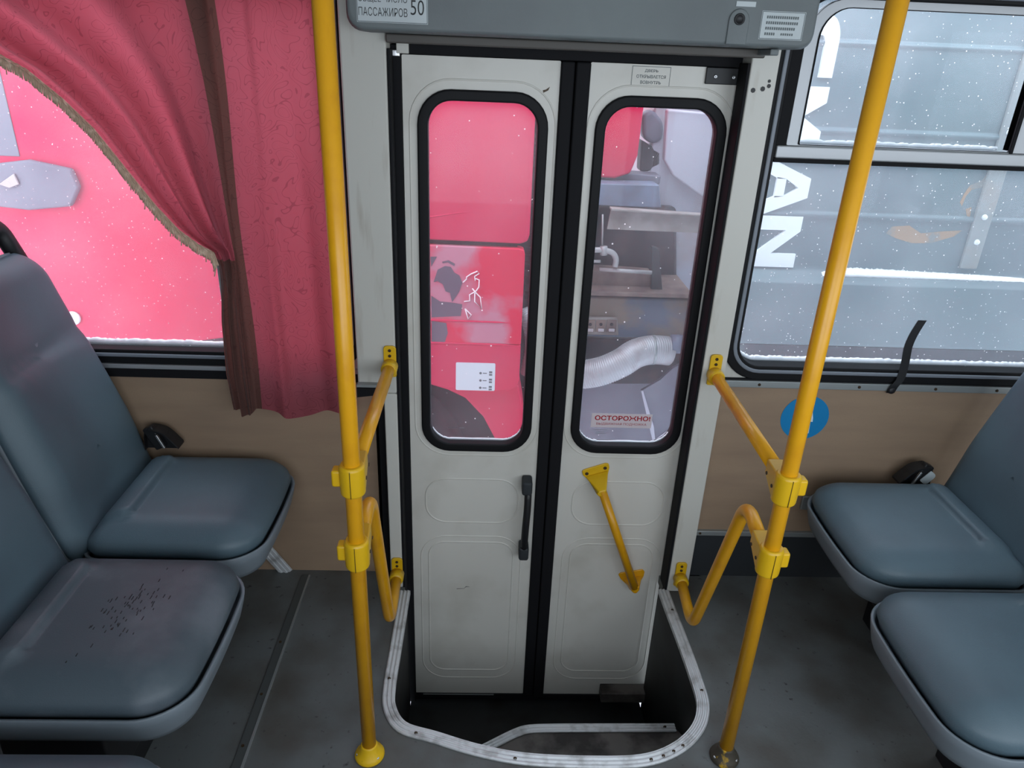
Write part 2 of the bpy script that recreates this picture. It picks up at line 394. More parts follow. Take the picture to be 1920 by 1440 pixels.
for i in range(0, len(ed), 2):
    wallbox('wall_back', M['post'], ed[i], ed[i + 1], YB - .05, YB, .77, 1.81)

# posts either side of the door
p1 = struct(MB().box(-.362, -.252, -.08, .05, .70, 1.80).build('trim_2', M['post_dirty'], bevel=.006))
p1b = struct(MB().box(-.290, -.252, -.08, .05, -.0, .70).build('trim_3', M['post'], bevel=.004))
struct(MB().box(-.315, -.291, -.04, .0, .0, .70).build('shadow_gap_strip', M['rubber']))  # dark strip painted in for the shadow gap beside the post
p2 = struct(MB().box(.618, .686, -.08, .05, .0, 1.66).build('trim_5', M['post'], bevel=.004))
for (x, z, r) in ((.655, 1.545, .006), (.669, 1.552, .005), (.668, 1.563, .004), (.632, 1.541, .006)):
    MB().lathe([(r, 0), (r, -.0006)], (x, -.0803, z), 'y', 7).build('paint_chip', M['black'], p2)
# ledge stubs beneath the windows
struct(MB().box(XL, -.36, -.012, .0, .728, .742).build('trim_6', M['sash'], bevel=.002))
struct(MB().box(XL, -.30, -.008, .0, .70, .727).build('trim_7', M['rubber']))
s = MB(); s.box(-.362, -.27, -.10, -.081, .728, .736); o = struct(s.build('trim_8', M['alu_dull']))
MB().prism([(-.362, .7265), (-.29, .7265), (-.29, .709), (-.30, .706), (-.362, .697)], -.102, -.0815).build('end_cap', M['rubber'], o)
t9 = struct(MB().box(.686, XR, -.010, 0, .716, .738).build('trim_9', M['alu_dull'], bevel=.002))
struct(MB().box(.686, XR, -.003, 0.02, .738, .743).build('trim_10', M['rubber']))
t11 = struct(MB().box(.70, XR, -.012, .003, .176, .194).build('trim_11', M['alu_dull'], bevel=.002))
for x in (.82, .965, 1.125, 1.36, 1.55):
    screw(t9, (x, -.010, .727), .0045, M['bolt'])
screw(t11, (.72, -.012, .186), .004, M['bolt'])

# ---------------------------------------------------------------- windows
def window(name, x0, x1, z0, z1, rad, gw, corner_fill):
    o = bpy.data.objects.new(name, None); C.objects.link(o); o.location = ((x0 + x1) / 2, .03, z0); struct(o)
    inn = rrect(x0, x1, z0, z1, rad, 8)
    grow = lambda d: rrect(x0 - d, x1 + d, z0 - d, z1 + d, [q + d for q in rad], 8)
    MB().frame(inn, grow(gw), -.006, .05).build('gasket', M['rubber_gloss'], o, bevel=.004)
    MB().frame(grow(.010), grow(.021), -.012, -.004).build('gasket_bead', M['insert'], o, bevel=.003)
    MB().frame(grow(gw), rrect(x0 - gw - .03, x1 + gw + .03, z0 - gw, z1 + gw + .03, [.0005] * 4, 8), .004, .03).build('surround', corner_fill, o)
    return o, inn
w1, in1 = window('window_1', -1.62, -.40, .785, 1.75, [.05] * 4, .045, M['post'])
MB().prism(in1, .030, .034).build('glass_pane', M['glass'], w1)
MB().box(-.735, -.668, -.030, .05, .786, 1.749).build('mullion', M['sash'], w1, bevel=.003)
w2, in2 = window('window_2', .742, 2.30, .785, 1.752, [.08, .09, .07, .06], .045, M['post'])
MB().prism(in2, .034, .038).build('glass_pane', M['glass'], w2)
MB().box(.745, 2.29, -.004, .05, 1.377, 1.409).build('divider_rail', M['sash'], w2, bevel=.004)
MB().box(.745, 2.29, .0, .05, 1.366, 1.3765).build('divider_seal', M['rubber'], w2)
MB().frame(rrect(.803, 1.368, 1.412, 1.733, [.004, .07, .004, .004], 8), rrect(.770, 1.383, 1.4095, 1.7515, [.004, .09, .004, .004], 8), .002, .030).build('sliding_sash', M['sash'], w2, bevel=.003)
MB().frame(rrect(.803 + .001, 1.367, 1.413, 1.732, [.004, .07, .004, .004], 8), rrect(.800, 1.3685, 1.4115, 1.7335, [.004, .072, .004, .004], 8), .0, .006).build('sash_seal', M['rubber'], w2)
MB().box(1.368, 1.376, -.002, .03, 1.41, 1.751).build('sash_seal', M['rubber'], w2)
MB().box(.742, .7695, .0, .03, 1.41, 1.750).build('sash_seal', M['rubber'], w2)
MB().box(1.384, 1.43, .006, .03, 1.41, 1.751).build('sliding_sash', M['sash'], w2)

def snow_line(x0, x1, z, name, label, corner=None, y=.042):
    "crust of snow lying along the foot of the pane"
    b = MB(); n = int((x1 - x0) / .006); rings = []
    pts = []
    if corner:
        cx, r = corner
        for k in range(26):
            a = R(185 + 85 * k / 26); pts.append((cx + r * math.cos(a), z + r + r * math.sin(a), a, .35 + .65 * k / 26))
    for i in range(n + 1): pts.append((x0 + (x1 - x0) * i / n, z, R(270), 1.0))
    for x, zz, a, k in pts:
        h = (.010 + random.random() * .005) * k; dx, dz = -math.cos(a) * h, -math.sin(a) * h
        rings.append([(x, y, zz), (x + dx * .5, y - .003, zz + dz * .5), (x + dx, y, zz + dz), (x + dx * .9, y + .012, zz + dz * .9), (x, y + .014, zz)])
    b.loops(rings); return tag(b.build(name, M['snow'], smooth=True), label, 'snow', None, 'stuff')
snow_line(-1.58, -.42, .785, 'snow_crust', 'thin white crust of snow along the foot of the left window pane')
snow_line(.81, 2.2, .785, 'snow_crust', 'white crust of snow along the foot of the big right window pane', (.742 + .07, .07))
snow_line(.81, 1.36, 1.410, 'snow_crust', 'thin line of snow at the foot of the upper sliding pane')

# ---------------------------------------------------------------- door
DZ0, DZ1 = -.556, 1.588
def door_leaf(name, x0, x1, gx0, gx1, gz0, gz1, side):
    o = bpy.data.objects.new(name, None); C.objects.link(o); o.location = ((x0 + x1) / 2, .015, DZ0); struct(o)
    hole = rrect(gx0 - .026, gx1 + .026, gz0 - .027, gz1 + .026, .085, 8)
    b = MB(); b.frame(hole, rrect(x0, x1, DZ0, DZ1, .003, 8), 0, .03)
    # pressed beads: round the window, an upper field and a tall lower field
    def bead(x0, x1, z0, z1, r, q=.0035):
        P = [Vector((x, .0012, z)) for x, z in rrect(x0, x1, z0, z1, r, 8)]; P += P[:2]
        b.tube(P, q, 8, caps=False)
    bead(gx0 - .046, gx1 + .046, gz0 - .045, gz1 + .050, .105, .003)
    cx = (x0 + x1) / 2 + side * .004
    bead(cx - .148, cx + .148, .205, .370, .066)
    bead(cx - .140, cx + .140, -.440, .126, .055)
    bead(cx - .166, cx + .166, -.478, .150, .085, .003)
    leaf = b.build('door_panel', M['white'], o, True)
    md = leaf.modifiers.new('edge', 'EDGE_SPLIT'); md.split_angle = R(50)
    gin = rrect(gx0, gx1, gz0, gz1, .062, 8)
    MB().frame(gin, rrect(gx0 - .027, gx1 + .027, gz0 - .028, gz1 + .027, .086, 8), -.010, .036).build('window_gasket', M['rubber_gloss'], o, bevel=.005)
    MB().prism(gin, .014, .018).build('window_glass', M['glass_door'], o)
    b = MB(); rings = []
    Q = [p for p in rrect(gx0, gx1, gz0, gz1, .062, 8) if p[1] < gz0 + .045]; Q.sort()
    Q = [(Q[k][0] + (Q[k + 1][0] - Q[k][0]) * q / 5, Q[k][1] + (Q[k + 1][1] - Q[k][1]) * q / 5) for k in range(len(Q) - 1) for q in range(5)]
    for x, z in Q:
        h = .002 + random.random() * .003; rings.append([(x, .019, z - .001), (x, .019, z + h), (x, .024, z + h), (x, .024, z - .001)])
    b.loops(rings)
    tag(b.build('snow_rim', M['snow'], o, True), 'thin line of snow')
    return o
d1 = door_leaf('door_1', -.226, .168, -.163, .118, .502, 1.486, -1)
d2 = door_leaf('door_2', .243, .626, .292, .580, .505, 1.488, 1)
# rubber seals round and between the leaves
for nm, a in (('trim_12', (-.264, -.2265, -.012, .03, -.59, 1.61)), ('trim_13', (.6265, .664, -.012, .03, -.59, 1.61)), ('trim_14', (-.226, .70, -.010, .03, 1.589, 1.628)),
              ('trim_15', (-.226, .626, -.004, .03, -.585, -.557))):
    struct(MB().box(*a).build(nm, M['rubber'], bevel=.003))
MB().box(.1685, .2035, -.010, .024, -.556, 1.588).build('edge_seal', M['rubber'], d1, bevel=.005)
MB().box(.2055, .2425, -.016, .020, -.556, 1.588).build('edge_seal', M['rubber'], d2, bevel=.005)
MB().box(-.2, .06, -.006, -.004, -.5605, -.5565).build('sill_strip', M['alu_dull'], d1)
struct(MB().box(.45, .626, -.05, -.001, -.545, -.500).build('trim_16', M['tread'], bevel=.004))
for a in ((-.27, .67, .032, .06, 1.555, 1.70), (-.27, .67, .032, .06, -.63, -.525), (-.27, -.20, .032, .06, -.6, 1.6), (.60, .67, .032, .06, -.6, 1.6), (.155, .255, .032, .06, -.6, 1.6)):
    struct(MB().box(*a).build('trim_18', M['rubber']))
struct(MB().box(.610, .6178, -.079, -.0125, -.05, 1.60).build('trim_19', M['rubber'], bevel=.002))
struct(MB().box(-.2518, -.245, -.079, -.0125, -.05, 1.60).build('trim_20', M['rubber'], bevel=.002))
# hinge plates at the top corners
h = MB().box(.532, .6262, -.008, -.0005, 1.549, 1.588).build('hinge_plate', M['black'], d2, bevel=.002)
for x in (.556, .602): screw(h, (x, -.008, 1.567), .005, M['steel'])
h = MB().box(-.262, -.228, -.02, -.0125, 1.583, 1.598).build('pivot_pin', M['steel'], d1, bevel=.002)
MB().box(-.236, -.206, -.022, -.0102, 1.590, 1.615).build('hinge_plate', M['post'], d1, bevel=.002)
MB().box(.628, .655, -.05, -.0125, 1.594, 1.599).build('pivot_pin', M['steel'], d2, bevel=.002)
# door stickers
def sticker(name, parent, x0, x1, z0, z1, y, m, label=None, th=.0006, border=None):
    o = MB().box(x0, x1, y - th, y, z0, z1).build(name, m, parent)
    if label: tag(o, label)
    if border:
        MB().frame(rrect(x0 + .0022, x1 - .0022, z0 + .0022, z1 - .0022, .0005, 1), rrect(x0 + .001, x1 - .001, z0 + .001, z1 - .001, .0005, 1), y - th - .0004, y - th).build('border', border, o)
    return o
st = sticker('notice_sticker', d2, .346, .445, 1.536, 1.585, -.0, M['white'], 'small grey notice reading ДВЕРЬ ОТКРЫВАЕТСЯ ВОВНУТРЬ', border=M['inkgrey'])
for t, z, wd in (('ДВЕРЬ', 1.5735, .034), ('ОТКРЫВАЕТСЯ', 1.5605, .074), ('ВОВНУТРЬ', 1.5470, .052)):
    text('lettering', t, M['inkgrey'], st, .396, z, wd, .0078, -.0009, .02)
st = sticker('warning_sticker', d2, .329, .517, .559, .607, .013, M['pinkpaper'], 'pale pink warning reading ОСТОРОЖНО! ВЫДВИЖНАЯ ПОДНОЖКА in red')
text('lettering', 'ОСТОРОЖНО!', M['inkred'], st, .4255, .592, .172, .0165, .0121, .03)
text('lettering', 'ВЫДВИЖНАЯ ПОДНОЖКА', M['inkred'], st, .4235, .571, .156, .0095, .0121, .0)
b = MB()
for z, x0, x1 in ((.549, .34, .378), (.542, .348, .372), (.536, .346, .376)):
    x = x0
    while x < x1: b.box(x, x + .0025, .0125, .013, z, z + .0024); x += .0042
tag(b.build('maker_mark', M['inkgrey'], d2), 'tiny dark print on the glass')
b = MB(); x = -.11
while x < -.06: b.box(x, x + .003, .0125, .013, .545, .547); x += .005
tag(b.build('maker_mark', M['inkgrey'], d1), 'tiny dark print on the glass')
# scuffs on the leaf
MB().prism([(.128, 1.513), (.140, 1.519), (.144, 1.528), (.134, 1.521), (.126, 1.519)], -.0005, 0).build('paint_scratch', M['bolt'], d1)
b = MB(); b.tube([(-.08, -.0004, -.070), (-.055, -.0004, -.068), (-.048, -.0004, -.060), (-.036, -.0004, -.061)], [.0009, .0004, .0012, .0003], 6)
b.build('scratch_marks', M['ink'], d1)
# black pull handle on the left leaf
g = MB().tube(fillet([(.143, -.040, .360), (.143, -.052, .30), (.140, -.056, .24), (.139, -.052, .18), (.139, -.040, .125)], .05), .0115, 12).build('pull_handle', M['black'], d1, True)
tag(g, 'black bar handle with grey end caps')
for z0, z1 in ((.345, .392), (.094, .142)):
    MB().box(.123, .155, -.055, -.0005, z0, z1).build('end_cap', M['shade_grey'], g, bevel=.007)
# yellow grab bar on the right leaf
g = MB().tube([(.372, -.052, .372), (.517, -.052, -.010)], .0135, 16).build('grab_bar', M['yellow'], d2, True)
tag(g, 'yellow diagonal grab bar')
P = [(.312, .410), (.318, .416), (.384, .441), (.394, .440), (.398, .425), (.396, .402), (.388, .372), (.376, .354), (.362, .353), (.342, .370), (.316, .395)]
MB().prism(P, -.006, -.0005).build('mounting_plate', M['yellow_fit'], g, bevel=.003)
b = MB(); b.loops([[(x, -.006, z) for x, z in ((.322, .392), (.395, .418), (.390, .372), (.375, .353), (.360, .353), (.340, .370))], [(x, -.064, z) for x, z in ((.362, .372), (.385, .380), (.384, .366), (.374, .354), (.362, .354), (.356, .362))]])
b.build('mounting_plate', M['yellow_fit'], g, bevel=.004)
P = [(.468, .004), (.474, .012), (.548, .028), (.557, .018), (.556, .000), (.540, -.045), (.528, -.060), (.515, -.062), (.502, -.040), (.478, -.015)]
MB().prism(P, -.006, -.0005).build('mounting_plate', M['yellow'], g, bevel=.003)
b = MB(); b.loops([[(x, -.006, z) for x, z in ((.485, -.01), (.55, .005), (.540, -.040), (.526, -.058), (.516, -.058), (.502, -.038))], [(x, -.062, z) for x, z in ((.505, -.006), (.530, .002), (.531, -.015), (.524, -.027), (.515, -.027), (.506, -.018))]])
b.build('mounting_plate', M['yellow'], g, bevel=.004)
for x, z in ((.328, .402), (.384, .424)): screw(g, (x, -.006, z), .0055, M['bolt'])

# ---------------------------------------------------------------- cover over the door
v = thing('door_mechanism_cover', (.2, -.1, 1.632), 'wide grey plastic cover box above the door, two notices on its face', 'cover')
b = MB(); O = rrect(-.322, .712, 1.632, 1.93, [.03, .03, .035, .03], 6)
sh = lambda d: rrect(-.322 + d, .712 - d, 1.632 + d, 1.93 - d, [.03, .03, .035, .03], 6)
b.loops([[(x, -.0, z) for x, z in O], [(x, -.185, z) for x, z in O], [(x, -.196, z) for x, z in sh(.004)], [(x, -.200, z) for x, z in sh(.012)]])
b.build('cover_shell', M['valance'], v, bevel=.002)
MB().box(-.25, .64, -.105, -.013, 1.612, 1.6315).build('lower_lip', M['lip'], v, bevel=.004)
lk = MB(); arch = [(.512, 1.6365), (.512, 1.68)] + [(.535 + .023 * math.cos(R(a)), 1.684 + .024 * math.sin(R(a))) for a in range(180, -1, -18)] + [(.558, 1.68), (.558, 1.6365)]
lk.prism(arch, -.204, -.199); lk = lk.build('lock_plate', M['valance'], v, bevel=.003)
MB().lathe([(.0118, 0), (.0118, -.002), (.009, -.0025), (.008, -.001)], (.535, -.204, 1.687), 'y', 20).build('keyhole', M['black'], lk, True)
MB().box(.524, .567, -.2015, -.2002, 1.712, 1.722).build('rating_tag', M['paper'], v)
s1 = sticker('capacity_notice', v, -.297, -.144, 1.650, 1.730, -.2002, M['paper'], 'pale notice reading ОБЩЕЕ ЧИСЛО ПАССАЖИРОВ 50', border=M['inkgrey'])
text('lettering', 'МЕСТ ДЛЯ СИДЕНИЯ 21', M['ink'], s1, -.222, 1.7175, .136, .016, -.2012, -.004)
text('lettering', 'ОБЩЕЕ ЧИСЛО', M['ink'], s1, -.2405, 1.695, .105, .0155, -.2012, -.004)
text('lettering', 'ПАССАЖИРОВ', M['ink'], s1, -.2405, 1.671, .105, .0165, -.2012, -.004)
text('lettering', '50', M['ink'], s1, -.1665, 1.682, .029, .029, -.2012, -.004)
s2 = sticker('instruction_notice', v, .584, .681, 1.650, 1.706, -.2002, M['paper'], 'small pale notice of four lines of tiny print', border=M['inkgrey'])
b = MB()
for z, x0, x1, hh in ((1.694, .596, .668, .0055), (1.683, .596, .666, .0055), (1.672, .596, .660, .0055), (1.661, .596, .620, .0055), (1.661, .632, .660, .0045)):
    x = x0
    while x < x1: b.box(x, x + .0032, -.2013, -.2008, z - hh / 2, z + hh / 2); x += .0048
b.build('tiny_print', M['inkgrey'], s2)
MB().box(.620, .640, -.19, -.05, 1.618, 1.6315).build('bracket', M['valance'], v, bevel=.003)

# ---------------------------------------------------------------- handrails
def handrail(px, wx, sgn, label, fit_base, base_label):
    t = thing('handrail', (px, -.70, 0), label, 'handrail')
    MB().tube([(px, -.70, .03), (px, -.70, ZC - .002)], .0172, 20).build('stanchion_pole', M['yellow'], t, True)
    # tubes to the door post
    MB().tube([(px, -.70, .812), (wx, -.10, .790)], .0165, 18).build('upper_rail', M['yellow'], t, True)
    x1 = wx + (px - wx) * .3; x2 = wx + (px - wx) * .7
    MB().tube(fillet([(wx, -.09, .066), (x1, -.285, .045), (x2, -.515, .640), (px, -.70, .612)], .055, 9), .0165, 18).build('lower_rail', M['yellow'], t, True)
    for z, nm in ((.805, 'upper'), (.620, 'lower')):
        b = MB(); b.lathe([(.020, -.037), (.0255, -.034), (.0265, 0), (.0265, .030), (.0215, .034)], (px, -.70, z))
        b.loops([[(px + dx, -.70 + .004, z + dz) for dx, dz in ((-.0255, -.030), (.0255, -.030), (.0255, .032), (-.0255, .032))],
                 [(px + dx + (wx - px) * .12, -.622, z + dz) for dx, dz in ((-.019, -.012), (.019, -.012), (.019, .022), (-.019, .022))]])
        cl = b.build('clamp', M['yellow_fit'], t, bevel=.004)
        MB().box(px + sgn * .022, px + sgn * .042, -.708, -.680, z - .018, z + .020).build('clamp_lug', M['yellow_fit'], cl, bevel=.005)
        MB().box(px - .0006, px + .0006, -.7272, -.7262, z - .033, z + .029).build('seam', M['bolt'], cl)
        for yy, zz in ((-.690, z - .004), (-.655, z + .006)):
            MB().lathe([(.0042, 0), (.0042, -.0012 * sgn)], (px - sgn * .0258, yy, zz), 'x', 10).build('bolt', M['bolt'], cl)
    for z, up in ((.790, 1), (.062, 1)):
        P = rrect(wx - .0175, wx + .0175, z - .034, z + .060, [.010, .010, .006, .006], 5)
        br = MB().prism(P, -.088, -.0805).build('wall_bracket', M['yellow_fit'], t, bevel=.002)
        MB().lathe([(.0225, 0), (.0225, -.030), (.020, -.036)], (wx, -.086, z), 'y', 20).build('socket', M['yellow_fit'], br, True)
        for zz, mm in ((.047, M['bolt']), (.031, M['bolt'])): screw(br, (wx, -.088, z + zz), .0045, mm)
    bs = MB().lathe([(.036, 0), (.037, .004), (.033, .012), (.023, .022), (.0205, .036), (.019, .040)], (px, -.70, .0005), 'z', 28).build('base_flange', fit_base, t, True)
    tag(bs, base_label)
    for a in (200, 320, 80):
        MB().lathe([(.0045, 0), (.0045, .004), (.003, .005)], (px + .029 * math.cos(R(a)), -.70 + .029 * math.sin(R(a)), .010), 'z', 12).build('bolt', M['steel'], bs, True)
    return t
handrail(-.264, -.268, -1, 'yellow handrail left of the door, beside the curtain', M['chip_fit'], 'yellow chipped base')
handrail(.628, .652, 1, 'yellow handrail right of the door, in front of the blue sticker', M['worn_fit'], 'base with most yellow paint worn off')

# ---------------------------------------------------------------- seats (built once, facing +x, then copied)
def dense(P, n, k=20):
    "adds k points along each of the four straight sides of a rounded outline with n + 1 points per corner"
    out = []
    for i, p in enumerate(P):
        out.append(p)
        if i % (n + 1) == n:
            q = P[(i + 1) % len(P)]; out += [(p[0] + (q[0] - p[0]) * j / (k + 1), p[1] + (q[1] - p[1]) * j / (k + 1)) for j in range(1, k + 1)]
    return out
def seat_outline(t, grow=0, z=0.0, fn=None, n=10):
    P = dense(rrect(-.225 + t - grow, .208 - t + grow, -.222 + t - grow, .222 - t + grow, [max(.095 - t + grow, .012)] + [max(.05 - t + grow, .012)] * 2 + [max(.095 - t + grow, .012)], n), n)
    P = [(x + .012 * max(0, 1 - (y / .22) ** 2) * sstep(0, .2, x), y) for x, y in P]
    return [(x, y, fn(x, y) if fn else z) for x, y in P]
def cushion_height(x, y):
    return .006 * sstep(.2, .0, abs(y)) * sstep(-.13, .05, x) * sstep(.21, .08, x)
def sstep(a, b, x):
    t = min(1, max(0, (x - a) / (b - a))); return t * t * (3 - 2 * t)

def make_seat(vinyl):
    t = bpy.data.objects.new('bus_seat', None); C.objects.link(t); t.empty_display_size = .05
    b = MB(); rings = [seat_outline(.03, 0, .375), seat_outline(.012, 0, .376), seat_outline(.009, 0, .388), seat_outline(.002, 0, .402)]
    def top(d):
        e = -.050 * (1 - min(1, d / .10)) ** 2.5
        def f(x, y):
            roll = .018 * (1 - sstep(-.126, -.116, x)) * sstep(.165, .135, abs(y)) * sstep(-.232, -.19, x)         # raised roll at the back of the cushion
            dish = cushion_height(x, y)
            return .462 + e + (roll + dish) * min(1, d / .05)
        return f
    for d in sorted([.205 * (k / 20) ** 1.15 for k in range(1, 21)] + [.0985, .104, .1095]):
        rings.append(seat_outline(d, 0, 0, top(d)))
    b.loops(rings); b.build('seat_cushion', vinyl, t, True, local=True)
    b = MB()
    b.loops([seat_outline(.10, 0, .302), seat_outline(.032, 0, .304), seat_outline(.014, 0, .311), seat_outline(.006, 0, .328), seat_outline(-.004, 0, .364), seat_outline(-.0085, 0, .387), seat_outline(-.0065, 0, .3895), seat_outline(.000, 0, .387), seat_outline(.004, 0, .375)], cap1=False)
    b.build('seat_shell', M['shell'], t, True, local=True)
    # backrest: rings parallel to its face
    lean = R(16)
    def bpoint(u, wv, d):            # u across, wv up the back, d forward from the back plane
        return (-.262 + d * math.cos(lean) - wv * math.sin(lean), u, .40 + wv * math.cos(lean) + d * math.sin(lean))
    def bring(ins, dfn):
        P = dense(rrect(-.231 + ins, .231 - ins, -.04 + ins, .69 - ins, [max(.085 - ins, .01)] * 2 + [max(.04 - ins, .01)] * 2, 10), 10, 24)
        out = []
        for u, wv in P:
            tp = 1 - .14 * sstep(.1, .69, wv); out.append(bpoint(u * tp, wv, dfn(u, wv)))
        return out
    b = MB()
    rr = [bring(.02, lambda u, q: .0), bring(.0, lambda u, q: .004), bring(-.002, lambda u, q: .02)]
    for k in range(1, 25):
        d = .218 * (k / 24) ** 1.2
        def f(u, q, d=d):
            e = .034 * (1 - (1 - min(1, d / .06)) ** 2.2)
            lum = (.017 * sstep(.452, .428, q) * sstep(.02, .2, q) + .006 * sstep(.45, .5, q)) * min(1, d / .06) - .008 * sstep(.15, .0, abs(u)) * min(1, d / .1)
            return .022 + e + lum
        rr.append(bring(d, f))
    v = b.loops(rr, cap1=False)[-1]; N = len(v)
    for j in range(N // 2 - 1): b.bm.faces.new((v[(22 - j) % N], v[(21 - j) % N], v[(24 + j) % N], v[(23 + j) % N]))
    bmesh.ops.remove_doubles(b.bm, verts=b.bm.verts, dist=.0015)
    b.build('backrest', vinyl, t, True, local=True)
    b = MB()
    b.loops([bring(.05, lambda u, q: -.028), bring(.012, lambda u, q: -.022), bring(-.006, lambda u, q: -.002), bring(-.006, lambda u, q: .010), bring(.0, lambda u, q: .012)], cap1=False)
    b.build('back_shell', M['shell'], t, True, local=True)
    # grab handle on top of the back
    hp = [bpoint(-.165, .65, .006), bpoint(-.150, .768, .006), bpoint(.150, .768, .006), bpoint(.165, .65, .006)]
    b = MB(); b.tube(fillet(hp, .04, 8), .022, 14); b.build('grab_handle', M['black'], t, True, local=True)
    b = MB(); b.box(-.20, .02, -.17, .17, .12, .301); b.build('pedestal', M['black'], t, bevel=.01, local=True)
    b = MB(); b.box(-.16, -.02, -.10, .10, -.0095, .1195); b.build('leg', M['black'], t, bevel=.004, local=True)
    return t
def copy_tree(o, parent=None):
    c = o.copy(); C.objects.link(c); c.parent = parent
    for ch in list(o.children): copy_tree(ch, c)
    return c
seat = make_seat(M['vinyl'])
G = 'grey padded bus seats'
def place(o, x, y, rz, label, z=0):
    o.location = (x, y, z); o.rotation_euler = (0, 0, R(rz)); return tag(o, label, 'bus seat', G)
place(seat, -.785, -.240, 0, 'grey leatherette bus seat under the curtained window, left of the door', .016)
sa = place(copy_tree(seat), -.785, -.722, 0, 'worn grey bus seat with dark scratches on its cushion, left side', .016)
for ch in list(sa.children):
    if ch.name.startswith('seat_cushion'):
        b = MB()
        for k in range(75):
            a = random.gauss(0, .035); q = random.gauss(0, .05); x, y, L0 = .03 + a, -.02 + q + a * .8, .004 + random.random() * .007
            z = .4632 + cushion_height(x, y); b.box(x, x + .0012, y, y + L0, z - .002, z)
        tag(b.build('scratch_marks', M['ink'], ch, local=True), 'small dark scratches', kind='stuff')
        ch.data = ch.data.copy(); ch.data.materials[0] = M['vinyl_worn']; ch['label'] = 'scratched cushion'
place(copy_tree(seat), -.735, -1.262, 0, 'grey bus seat nearest the camera at lower left, barely in frame', .016)
place(copy_tree(seat), 1.200, -.300, 180, 'grey bus seat against the beige panel right of the door', .010)
place(copy_tree(seat), 1.158, -.792, 180, 'grey bus seat at lower right, on the aisle side', .010)
br = MB().box(1.035, 1.085, -.012, -.0005, .285, .335).build('wall_bracket_plate', M['alu_dull'], bevel=.003)
tag(br, 'small grey metal plate on the beige panel beside the right seat', 'bracket')

# belt buckles lying between the seats and the wall
def buckle(x, y, z, s, label):
    t = thing('seat_belt_buckle', (x, y, z), label, 'seat belt')
    P = [(x + s * .0, y, z - .03), (x + s * .01, y - .005, z + .03), (x + s * .04, y - .01, z + .036), (x + s * .07, y - .012, z + .025), (x + s * .10, y - .005, z - .02)]
    b = MB(); C_ = catmull(P, 6)
    b.loops([[p + Vector((0, dy, 0)) + Vector((0, 0, dz)) for dy, dz in ((-.022, 0), (.022, 0), (.022, .006), (-.022, .006))] for p in C_]); b.box(x + min(s * .0, s * .085), x + max(s * .0, s * .085), y - .004, y + .012, z - .03, z + .012); b.build('webbing', M['black'], t)
    Mx = Matrix.Translation((x + s * .035, y - .012, z + .005)) @ Matrix.Rotation(R(-25 * s), 4, 'Y')
    b = MB(); b.box(-.016, .016, -.012, .012, -.03, .045, Mx); bk = b.build('buckle_body', M['black'], t, bevel=.004)
    Mx = Matrix.Translation((x + s * .050, y - .026, z + .006)) @ Matrix.Rotation(R(-22 * s), 4, 'Y')
    b = MB(); b.box(-.0035, .0035, -.004, .004, -.026, .022, Mx); b.build('metal_tongue', M['steel'], bk, bevel=.002)
    return t
buckle(-1.005, -.040, .515, 1, 'black seat belt buckle beside the left window seat')
q = buckle(1.385, -.060, .455, -1, 'black seat belt with pale tag beside the right window seat')
b = MB(); Mx = Matrix.Translation((1.368, -.088, .462)) @ Matrix.Rotation(R(38), 4, 'Y')
b.prism(rrect(-.014, .014, -.022, .022, [.012, .004, .004, .012], 5), -.002, 0); bmesh.ops.transform(b.bm, matrix=Mx, verts=b.bm.verts)
b.build('pale_tag', M['paper'], q)

# ---------------------------------------------------------------- small things on walls and floor
t = thing('round_sticker', (.985, -.001, .615), 'round blue sticker on the beige panel, half hidden by the right handrail', 'sticker')
MB().lathe([(.0745, 0), (.0745, -.0008)], (.985, -.0003, .615), 'y', 48).build('blue_disc', M['blue'], t)
b = MB(); b.prism([(.996, .640), (1.004, .642), (1.011, .614), (1.012, .602), (1.002, .603)], -.0018, -.0012); b.prism([(1.003, .596), (1.006, .596), (1.008, .562), (1.005, .562)], -.0018, -.0012)
b.prism([(.955, .655), (.972, .662), (.985, .655), (.978, .635), (.958, .636)], -.0018, -.0012); b.prism([(.955, .625), (.985, .625), (.99, .58), (.95, .58)], -.0018, -.0012)
b.build('white_figure', M['whiteink'], t)
b = MB(); P = [(1.222, -.014, .712), (1.226, -.018, .735), (1.240, -.016, .76), (1.243, -.012, .81), (1.240, -.010, .86), (1.247, -.008, .90), (1.262, -.006, .942)]
b.loops([[Vector(p) + Vector((dx, dy, 0)) for dx, dy in ((-.0125, 0), (.0125, 0), (.0125, .002), (-.0125, .002))] for p in catmull(P, 5)])
t = tag(b.build('black_strap', M['black'], smooth=False), 'short black strap sticking up over the sill of the right window', 'strap')
MB().lathe([(.012, 0), (.010, -.006), (.004, -.008)], (1.222, -.0145, .722), 'y', 14).build('strap_screw', M['black'], t, True)
struct(MB().box(-.592, -.568, -2.3, -.03, .0002, .004).build('trim_17', M['strip'], bevel=.001))
struct(MB().box(-.5685, -.563, -2.3, -.03, .0002, .0055).build('trim_21', M['alu_dull']))
tq = bpy.data.objects['trim_17']
for y in (-.33, -.52, -.68, -.85): MB().lathe([(.004, 0), (.004, .0015)], (-.582, y, .004), 'z', 10).build('screw', M['bolt'], tq)
b = MB(); Mx = Matrix.Translation((-.69, -.010, .07)) @ Matrix.Rotation(R(-32), 4, 'Y')
b.box(-.022, .022, -.004, .0, -.085, .085, Mx)
for k in (-.014, 0, .014): b.box(k - .003, k + .003, -.0065, -.004, -.085, .085, Mx)
tag(b.build('wall_edge_strip', M['alu']), 'short slanting ribbed aluminium strip between the left window seat and the floor', 'edging strip')

